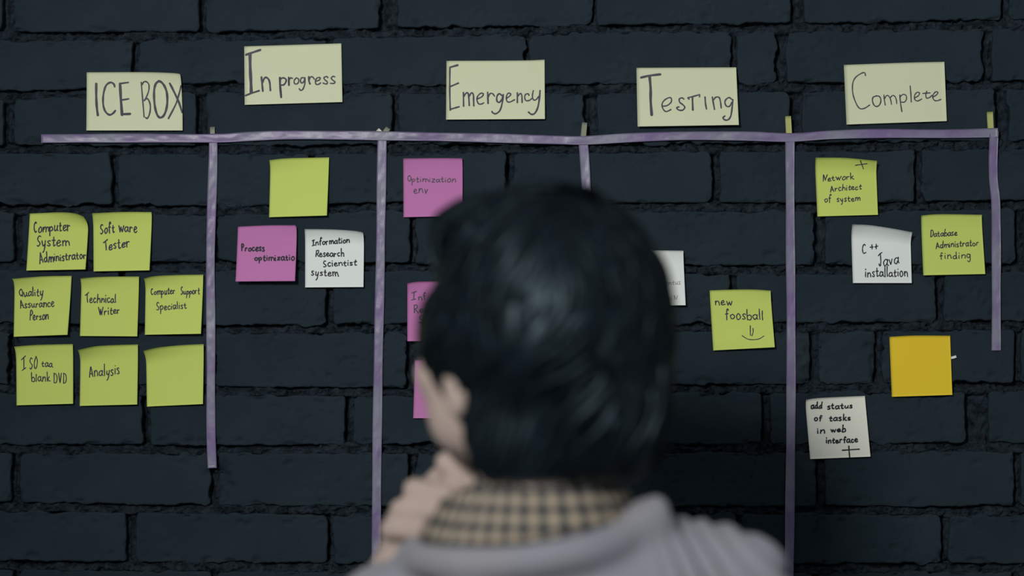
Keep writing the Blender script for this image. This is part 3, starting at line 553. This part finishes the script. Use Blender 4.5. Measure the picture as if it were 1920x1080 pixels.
# ------------------------------------------------------------------ person (volume fields meshed with surface nets)
class Field:
    def __init__(s, lo, hi, h):
        s.lo = np.array(lo); s.h = h; s.n = np.ceil((np.array(hi)-s.lo)/h).astype(int)+1; s.v = np.full(s.n, .08, np.float32)
    def win(s, lo, hi):
        a = np.clip(np.floor((np.array(lo)-s.lo)/s.h).astype(int), 0, s.n); b = np.clip(np.ceil((np.array(hi)-s.lo)/s.h).astype(int)+1, 0, s.n)
        sl = tuple(slice(x, y) for x, y in zip(a, b))
        ax = [s.lo[i]+s.h*np.arange(a[i], b[i]) for i in range(3)]
        return sl, np.stack(np.meshgrid(*ax, indexing='ij'), -1).astype(np.float32)
    def merge(s, lo, hi, fn, k, sub=False):
        sl, P = s.win(lo, hi)
        if P.size == 0: return
        d = fn(P); a = s.v[sl]
        if sub:
            d = -d; h = np.clip(.5+.5*(d-a)/k, 0, 1) if k else (d > a).astype(float)
            s.v[sl] = a*(1-h)+d*h+k*h*(1-h)
        else:
            h = np.clip(.5+.5*(a-d)/k, 0, 1); s.v[sl] = a*(1-h)+d*h-k*h*(1-h)
    def ell(s, c, r, k=.01, R=None, sub=False):
        c = np.array(c, float); r = np.array(r, float); m = max(r)+.05+k
        def fn(P):
            Q = P-c
            if R is not None: Q = Q@R
            k0 = np.sqrt(((Q/r)**2).sum(-1)); k1 = np.sqrt(((Q/(r*r))**2).sum(-1))+1e-9; return k0*(k0-1)/k1
        s.merge(c-m, c+m, fn, k, sub)
    def cap(s, a, b, ra, rb, k=.01, flat=None):
        a = np.array(a, float); b = np.array(b, float); m = max(ra, rb)+.05+k; ab = b-a; L = ab@ab
        def fn(P):
            t = np.clip(((P-a)@ab)/L, 0, 1); return np.linalg.norm(P-a-t[..., None]*ab, axis=-1)-(ra+(rb-ra)*t)
        s.merge(np.minimum(a, b)-m, np.maximum(a, b)+m, fn, k)
    def chain(s, pts, rs, k=.01):
        for i in range(len(pts)-1): s.cap(pts[i], pts[i+1], rs[i], rs[i+1], k)
    def mesh(s):
        v = s.v; inside = v < 0; nx, ny, nz = v.shape; c = {}
        cnt = np.zeros((nx-1, ny-1, nz-1), np.float32); acc = np.zeros((nx-1, ny-1, nz-1, 3), np.float32)
        cor = [(i, j, k) for i in (0, 1) for j in (0, 1) for k in (0, 1)]
        tot = sum(inside[i:nx-1+i, j:ny-1+j, k:nz-1+k].astype(np.int8) for i, j, k in cor)
        act = np.argwhere((tot > 0) & (tot < 8)); idx = -np.ones(tot.shape, np.int64); idx[tuple(act.T)] = np.arange(len(act))
        acc = np.zeros((len(act), 3)); cnt = np.zeros(len(act))
        for a in cor:
            for ax in range(3):
                if a[ax]: continue
                b = list(a); b[ax] = 1; pa = act+np.array(a); pb = act+np.array(b); va = v[tuple(pa.T)]; vb_ = v[tuple(pb.T)]
                m = (va < 0) != (vb_ < 0); t = va/np.where(m, va-vb_, 1); p = np.array(a, float)[None, :].repeat(len(act), 0); p[:, ax] += t
                acc += p*m[:, None]; cnt += m
        verts = s.lo+(act+acc/cnt[:, None])*s.h; quads = []
        for ax in range(3):
            o1, o2 = [(1, 2), (2, 0), (0, 1)][ax]
            A_ = [slice(None)]*3; B_ = [slice(None)]*3; A_[ax] = slice(0, -1); B_[ax] = slice(1, None)
            ch = inside[tuple(A_)] != inside[tuple(B_)]; e = np.argwhere(ch); e = e[(e[:, o1] > 0) & (e[:, o2] > 0) & (e[:, o1] < v.shape[o1]-1) & (e[:, o2] < v.shape[o2]-1)]
            f = inside[tuple(A_)][tuple(e.T)]; d1 = np.zeros(3, int); d1[o1] = 1; d2 = np.zeros(3, int); d2[o2] = 1
            q = np.stack([idx[tuple((e-d1-d2).T)], idx[tuple((e-d2).T)], idx[tuple(e.T)], idx[tuple((e-d1).T)]], 1)
            q[~f] = q[~f][:, ::-1]; quads.append(q)
        q = np.concatenate(quads); return verts, q[(q >= 0).all(1)]
def smooth_mesh(V, Q, it=2, lam=.5):
    for _ in range(it):
        s = np.zeros_like(V); c = np.zeros(len(V))
        for a, b in ((0, 1), (1, 2), (2, 3), (3, 0)):
            np.add.at(s, Q[:, a], V[Q[:, b]]); np.add.at(c, Q[:, a], 1)
        V = V*(1-lam)+lam*s/np.maximum(c, 1)[:, None]
    return V
SP = .000524                                     # metres per photo pixel at the person's depth
HC = np.array([.008, -.709, 1.560]); th = math.radians(40)
ct, sn_ = math.cos(th), math.sin(th)
RH = np.array([[ct, sn_, 0], [-sn_, ct, 0], [0, 0, 1.]])   # rows: local axes (right, forward, up) in world
RH = np.array([[ct, sn_, 0], [-sn_, ct, 0], [0, 0, 1.]])
def HL(x, y, z): return HC+x*RH[0]+y*RH[1]+z*RH[2]
RT = RH.T
person = bpy.data.objects.new('person', None); COL.objects.link(person); person.location = (.04, -.68, 0)
tag(person, 'person seen from behind in a pale jacket, gingham collar, hand on chin', 'person')
def part(name, V, Q, mat, uv=None, it=2):
    if it: V = smooth_mesh(V, Q, it)
    return mesh_obj(name, V-np.array(person.location), Q, mat, person, uv=uv)
# body
B = Field((-.33, -.98, -.005), (.44, -.30, 1.69), .0048)
B.ell(HC, (.078, .097, .102), .01, RT)
B.ell(HL(0, .040, -.055), (.062, .062, .074), .02, RT)
B.ell(HL(0, .045, -.098), (.048, .050, .036), .015, RT)
B.ell(HL(0, .086, -.120), (.019, .018, .016), .02, RT)
for sx in (-1, 1):
    B.ell(HL(sx*.050, .064, -.046), (.024, .024, .024), .02, RT)
    B.ell(HL(sx*.080, .000, -.052), (.010, .018, .034), .006, RT)
    B.ell(HL(sx*.031, .108, -.012), (.018, .018, .013), .012, RT, sub=True)
for sx in (-1, 1): B.ell(HL(sx*.043, .048, -.088), (.022, .030, .030), .02, RT)
B.cap(HL(-.042, .083, .012), HL(.042, .083, .012), .013, .013, .012)
B.cap(HL(0, .098, -.005), HL(0, .116, -.045), .007, .011, .010)
B.ell(HL(0, .100, -.078), (.022, .010, .005), .005, RT); B.ell(HL(0, .098, -.088), (.019, .010, .006), .005, RT)
neck = np.array([.020, -.725, 1.36])
B.cap(HL(0, -.03, -.07), neck, .056, .062, .02)
SL, SR = np.array([-.135, -.665, 1.272]), np.array([.222, -.70, 1.285])
B.cap(neck+(0, 0, -.03), SL+(.02, 0, -.012), .050, .036, .02); B.cap(neck+(0, 0, -.03), SR, .050, .042, .02)
B.ell((.04, -.68, 1.17), (.150, .100, .15), .02); B.ell((.04, -.67, .98), (.145, .095, .17), .04); B.ell((.04, -.68, .90), (.165, .11, .11), .04)
ELB_L, WR_L = np.array([-.185, -.50, 1.05]), np.array([-.122, -.590, 1.300])
B.chain([SL+(.012, 0, -.012), ELB_L], [.038, .034], .01); B.chain([ELB_L, WR_L], [.034, .025], .01)
ELB_R, WR_R = np.array([.285, -.71, 1.00]), np.array([.275, -.62, .765])
B.chain([SR, ELB_R], [.048, .038], .02); B.chain([ELB_R, WR_R], [.040, .026], .015)
def hp(px, py, y): s = S*(DIST+y)/DIST; return np.array([(px-960)*s, y, CAMZ+(540-py)*s])
# left hand: a loose fist under the chin
palm = hp(792, 945, -.585)
B.cap(WR_L, hp(765, 990, -.585), .025, .022, .015)
B.cap(hp(765, 985, -.585), hp(835, 905, -.585), .021, .020, .015); B.cap(hp(785, 1000, -.600), hp(850, 925, -.600), .018, .018, .012)
fing = [((838, 862), (885, 905), (905, 880), .0112), ((778, 912), (838, 928), (858, 915), .0112), ((752, 950), (812, 960), (830, 950), .0108), ((732, 986), (782, 998), (802, 990), .0098)]
for i, (k0, k1, k2, rr) in enumerate(fing):
    mcp = hp(k0[0]+26, k0[1]+8, -.575); pip = hp(k0[0], k0[1]+6, -.612); dip = hp(k1[0], k1[1], -.630); tip = hp(k2[0], k2[1]+8, -.612)
    B.chain([mcp, pip, dip, tip], [rr*1.05, rr*1.05, rr*.98, rr*.85], .004)
B.chain([hp(830, 935, -.60), hp(868, 880, -.618), hp(893, 862, -.612)], [.013, .0115, .0095], .004)
# right hand, hanging
hr = WR_R+np.array([-.01, .02, -.075]); B.cap(WR_R, hr+(0, 0, .01), .022, .026, .012)
for i in range(4):
    a = hr+np.array([0, (i-1.5)*.019, -.01]); L_ = (.052, .062, .066, .058)[3-i]
    B.chain([a, a+(-.004, 0, -L_*.55), a+(-.016, 0, -L_)], [.0095, .0088, .0075], .003)
B.chain([WR_R+(-.005, .03, -.035), WR_R+(-.02, .055, -.07), WR_R+(-.024, .055, -.098)], [.012, .0105, .0085], .006)
for sx, hx in ((-1, -.055), (1, .135)):
    B.chain([(hx, -.68, .86), (hx+sx*.012, -.67, .48), (hx+sx*.018, -.69, .10)], [.078, .052, .036], .02)
    B.cap((hx+sx*.018, -.70, .045), (hx+sx*.030, -.56, .035), .034, .026, .015)
V, Q = B.mesh(); part('body', V, Q, M['skin'], it=1)
def ball(name, c, r, mat, parent, squash=(1, 1, 1)):
    n, m = 12, 16; v = []
    for i in range(n+1):
        p = math.pi*i/n
        for j in range(m): a = 2*math.pi*j/m; v.append((c[0]+r*squash[0]*math.sin(p)*math.cos(a), c[1]+r*squash[1]*math.sin(p)*math.sin(a), c[2]+r*squash[2]*math.cos(p)))
    q = [(i*m+j, i*m+(j+1) % m, (i+1)*m+(j+1) % m, (i+1)*m+j) for i in range(n) for j in range(m)]
    return mesh_obj(name, np.array(v)-np.array(person.location), np.array(q)[:, ::-1], mat, parent)
for sx in (-1, 1):
    e = ball('eye', HL(sx*.031, .084, -.010), .0122, M['eye'], person)
    ball('iris', HL(sx*.031, .0925, -.010), .0055, M['iris'], e)
for sx in (-1, 1):
    pts = [HL(sx*x, y, z) for x, y, z in ((.014, .0985, .010), (.026, .0965, .015), (.038, .091, .015), (.048, .082, .009))]; vv = []
    for p, rr in zip(pts, (.0032, .0038, .0034, .0018)):
        for k in range(6): a = k*math.pi/3; vv.append(p+RH[1]*rr*math.cos(a)+RH[2]*rr*math.sin(a))
    mesh_obj('eyebrow', np.array(vv)-np.array(person.location), np.array([(i*6+k, i*6+(k+1) % 6, (i+1)*6+(k+1) % 6, (i+1)*6+k) for i in range(3) for k in range(6)]), M['hair'], person)
# hair
def hair_prims():
    return [((.045, -.715, 1.565), (.106, .118, .122)), ((.034, -.705, 1.612), (.090, .100, .086)), ((-.022, -.655, 1.646), (.052, .058, .042)),
            ((.072, -.742, 1.480), (.078, .068, .085)), ((-.024, -.698, 1.553), (.062, .072, .064)), ((.012, -.742, 1.470), (.056, .048, .060)), ((.018, -.772, 1.448), (.056, .036, .062)),
            ((-.030, -.730, 1.529), (.035, .042, .050))]
def hair_d(P):
    v = np.full(P.shape[:-1], .2)
    for c_, r_ in hair_prims():
        Qp = P-np.array(c_); r_ = np.array(r_); k0 = np.sqrt(((Qp/r_)**2).sum(-1)); k1 = np.sqrt(((Qp/(r_*r_))**2).sum(-1))+1e-9; d = k0*(k0-1)/k1
        k = .018; h = np.clip(.5+.5*(v-d)/k, 0, 1); v = v*(1-h)+d*h-k*h*(1-h)
    return v
def face_d(P):
    Qp = (P-HL(-.034, .120, -.092))@RT; r_ = np.array([.070, .080, .056]); k0 = np.sqrt(((Qp/r_)**2).sum(-1)); k1 = np.sqrt(((Qp/(r_*r_))**2).sum(-1))+1e-9
    return k0*(k0-1)/k1
Hf = Field((-.11, -.88, 1.36), (.19, -.55, 1.73), .004)
sl, P = Hf.win((-.2, -1, 1.3), (.3, -.4, 1.8)); hv = hair_d(P); fd = -face_d(P); hv = np.maximum(hv, 1.417-P[..., 2]); k = .008; h = np.clip(.5+.5*(fd-hv)/k, 0, 1)
Hf.v[sl] = (hv*(1-h)+fd*h+k*h*(1-h)); V, Q = Hf.mesh(); V = smooth_mesh(V, Q, 2)
dd_ = V-np.array([.045, -.712, 1.565]); rr_ = np.linalg.norm(dd_, axis=1)[:, None]; dd_ /= rr_; az = np.arctan2(dd_[:, 0], -dd_[:, 1])
V = V+dd_*(.0045*fbm(az*5.5+3.0*vnoise(V[:, 2]*14, az, 5), V[:, 2]*16, 12, 3, .55)*sst(1.42, 1.46, V[:, 2]))[:, None]
hair = part('hair', V, Q, M['hair'], it=2)
# locks combed from the crown
CR = np.array([.060, -.745, 1.665]); HM = np.array([.045, -.712, 1.565])
def radius(dirs):
    r = np.full(len(dirs), .05)
    for _ in range(28):
        r = r-hair_d(HM+dirs*r[:, None])*.0+np.clip(-hair_d(HM+dirs*r[:, None]), -.01, .01)
    return r
lv = []; lq = []
cd = (CR-HM)/np.linalg.norm(CR-HM)
ax1 = np.cross(cd, [0, 1, 0]); ax1 /= np.linalg.norm(ax1); ax2 = np.cross(cd, ax1)
NL = 1300; SEG = 16; SID = 6
lr = np.random.default_rng(3)
for i in range(NL):
    phi = lr.uniform(0, 2*math.pi); t0 = lr.uniform(.05, 1.0)**.8*1.5; ln = lr.uniform(.55, 1.15); t1 = min(t0+ln, 2.45)
    tt = np.linspace(t0, t1, SEG); ph = phi+.35*np.sin(tt*2.1+lr.uniform(-.5, .5))*lr.uniform(.2, 1)+.25*(tt-t0)*lr.uniform(-1, 1)+.15*np.sin(tt*7+lr.uniform(0, 6))*lr.uniform(.2, 1)
    D = np.cos(tt)[:, None]*cd+np.sin(tt)[:, None]*(np.cos(ph)[:, None]*ax1+np.sin(ph)[:, None]*ax2)
    R_ = radius(D); lift = lr.uniform(-.001, .0045)+.003*np.sin(np.linspace(0, math.pi, SEG))*lr.uniform(.2, 1.5)
    if i >= 230: lift = lift+.0022
    C = HM+D*(R_+lift)[:, None]
    keep = (face_d(C) > .004) & (C[:, 2] > 1.412)
    if keep.sum() < 6: continue
    e = np.argmax(~keep) if (~keep).any() else SEG
    if keep[0] == False or e < 6: continue
    C = C[:e]; D = D[:e]; n = len(C)
    T = np.gradient(C, axis=0); T /= np.linalg.norm(T, axis=1)[:, None]; Sd = np.cross(D, T); Sd /= np.linalg.norm(Sd, axis=1)[:, None]
    wr = (lr.uniform(.010, .020) if i < 230 else lr.uniform(.0022, .0050))*np.sin(np.linspace(.35, math.pi*.97, n))**.7+.0006
    b = len(lv)
    for j in range(n):
        for k in range(SID):
            a = 2*math.pi*k/SID; lv.append(C[j]+Sd[j]*wr[j]*math.cos(a)+D[j]*wr[j]*.26*math.sin(a))
    for j in range(n-1):
        for k in range(SID): lq.append((b+j*SID+k, b+j*SID+(k+1) % SID, b+(j+1)*SID+(k+1) % SID, b+(j+1)*SID+k))
lk = mesh_obj('hair_lock', np.array(lv)-np.array(person.location), np.array(lq), M['hair'], hair); tag(lk, kind='stuff')
# gingham shirt collar: a folded band round the neck
n, m = 72, 12; cv = []; cu = []
ccx, ccy = .018, -.700
for i in range(n+1):
    a = math.radians(-250+320*i/n)                 # starts front left, round the back (towards -y), to front right
    ca, sa = math.cos(a), math.sin(a); back = max(0, -sa); leftness = max(0, -ca)
    zt_ = 1.4305-.034*leftness**1.5-.016*max(0, ca)**2-.030*max(0, sa); zb_ = 1.362-.010*leftness+.014*max(0, ca)-.02*max(0, sa)
    for j in range(m+1):
        f = j/m
        if j <= 2: g_ = (2-j)/2; rx = .078+.0*f; z = zt_-.018*g_; rr = 1.0; off = 0
        else: g_ = (j-2)/(m-2); rx = .082+.029*g_**.8; z = zt_+(zb_-zt_)*g_
        rx = rx+.002*math.sin(a*5+1)*f; ry = rx*.94
        cv.append((ccx+rx*ca, ccy+ry*sa-.0*back, z)); cu.append((math.radians(320*i/n)*.098+.004*math.sin(a*3), z))
collar = part('shirt_collar', np.array(cv), grid_quads(n+1, m+1), M['gingham'], uv=np.array(cu), it=0)
sm = collar.modifiers.new('thickness', 'SOLIDIFY'); sm.thickness = .003; sm.offset = -1
# shirt front under the jacket
n2 = 24; sv = []; su = []
for i in range(n2+1):
    a = math.radians(20+140*i/n2)
    for j in range(9): f = j/8; sv.append((.03+(.085+.055*f)*math.cos(a), -.70+(.080+.045*f)*math.sin(a), 1.375-.24*f)); su.append((a*.1, 1.375-.24*f))
part('shirt', np.array(sv), grid_quads(n2+1, 9), M['gingham'], uv=np.array(su), it=0)
# jacket
J = Field((-.35, -.90, .68), (.40, -.38, 1.46), .0050)
J.ell((.04, -.685, 1.18), (.190, .130, .155), .03); J.ell((.04, -.68, .98), (.170, .120, .19), .04); J.ell((.04, -.68, .88), (.19, .132, .11), .04)
J.cap((.045, -.70, 1.315), (-.112, -.672, 1.262), .070, .060, .03); J.cap((.045, -.70, 1.318), (.204, -.695, 1.292), .076, .072, .03)
J.cap((-.02, -.765, 1.300), (.14, -.765, 1.300), .045, .045, .04)
J.chain([SL+(.008, 0, -.004), ELB_L], [.055, .050], .02); J.chain([ELB_L, ELB_L+(WR_L-ELB_L)*.90], [.053, .042], .02)
J.chain([SR-(.006, 0, 0), ELB_R, WR_R+(0, 0, .02)], [.062, .055, .040], .02)
# soft turned-down jacket collar with a peak on the right
cl = [(-.098, -.640, 1.335), (-.090, -.735, 1.338), (-.045, -.795, 1.340), (.025, -.812, 1.345), (.085, -.795, 1.356), (.128, -.750, 1.378), (.132, -.690, 1.368), (.118, -.640, 1.345)]
J.chain([np.array(p) for p in catmull(cl, 3)], list(np.interp(np.linspace(0, 1, 22), [0, .5, .7, .8, 1], [.009, .009, .009, .010, .012])), .022)
J.cap((.133, -.752, 1.374), (.140, -.755, 1.28), .014, .022, .03)
J.cap((.134, -.750, 1.368), (.142, -.752, 1.393), .015, .006, .012)
J.merge((-.2, -.95, 1.2), (.3, -.4, 1.5), lambda P: np.maximum(np.sqrt(((P[..., 0]-.018)/1.06)**2+((P[..., 1]+.700)/.98)**2)-.094, 1.335-P[..., 2]), .006, True)
J.merge((-.2, -.95, .6), (.3, -.3, 1.5), lambda P: np.maximum(np.abs(P[..., 0]-.02)-(.01+.10*np.clip((P[..., 2]-.9)/.5, 0, 1)), -.60-P[..., 1]), .006, True)
V, Q = J.mesh(); V = smooth_mesh(V, Q, 2)
fa = np.arctan2(V[:, 0]-.115, np.maximum(1.46-V[:, 2], .01)); bk_ = sst(-.60, -.72, V[:, 1])
amp = .0105*sst(.125, .175, V[:, 0])*bk_*sst(1.40, 1.34, V[:, 2])
f1 = np.sin(fa/.24*2*math.pi+.9*vnoise(V[:, 0]*14, V[:, 2]*9, 3)); f1 = 1-2*(1-np.abs(f1))**1.5
dr = V-np.array([.13, -.69, 1.25]); dr[:, 2] *= .5; dr /= np.linalg.norm(dr, axis=1)[:, None]
V = V+dr*(amp*(f1-.55)+.0060*fbm(V[:, 0]*14+V[:, 2]*6, V[:, 2]*5, 77, 2)*bk_)[:, None]
part('jacket', V, Q, M['jacket'], it=1)
# trousers and shoes
T_ = Field((-.2, -.86, .03), (.30, -.50, .98), .008)
T_.ell((.04, -.68, .88), (.178, .124, .10), .03)
for sx, hx in ((-1, -.055), (1, .135)): T_.chain([(hx, -.68, .84), (hx+sx*.012, -.67, .48), (hx+sx*.018, -.69, .085)], [.092, .072, .062], .015)
V, Q = T_.mesh(); part('trousers', V, Q, M['trousers'])
for sx, hx in ((-1, -.055), (1, .135)):
    K_ = Field((hx-.09, -.82, -.002), (hx+.11, -.46, .13), .006); x = hx+sx*.018
    K_.cap((x, -.725, .045), (x+sx*.012, -.545, .036), .046, .040, .02); K_.cap((x, -.70, .06), (x, -.70, .10), .044, .044, .02)
    K_.merge((-1, -1, -.1), (1, 0, .2), lambda P: P[..., 2]-.004, .002, True)
    V, Q = K_.mesh(); part('shoe', V, Q, M['shoe'])
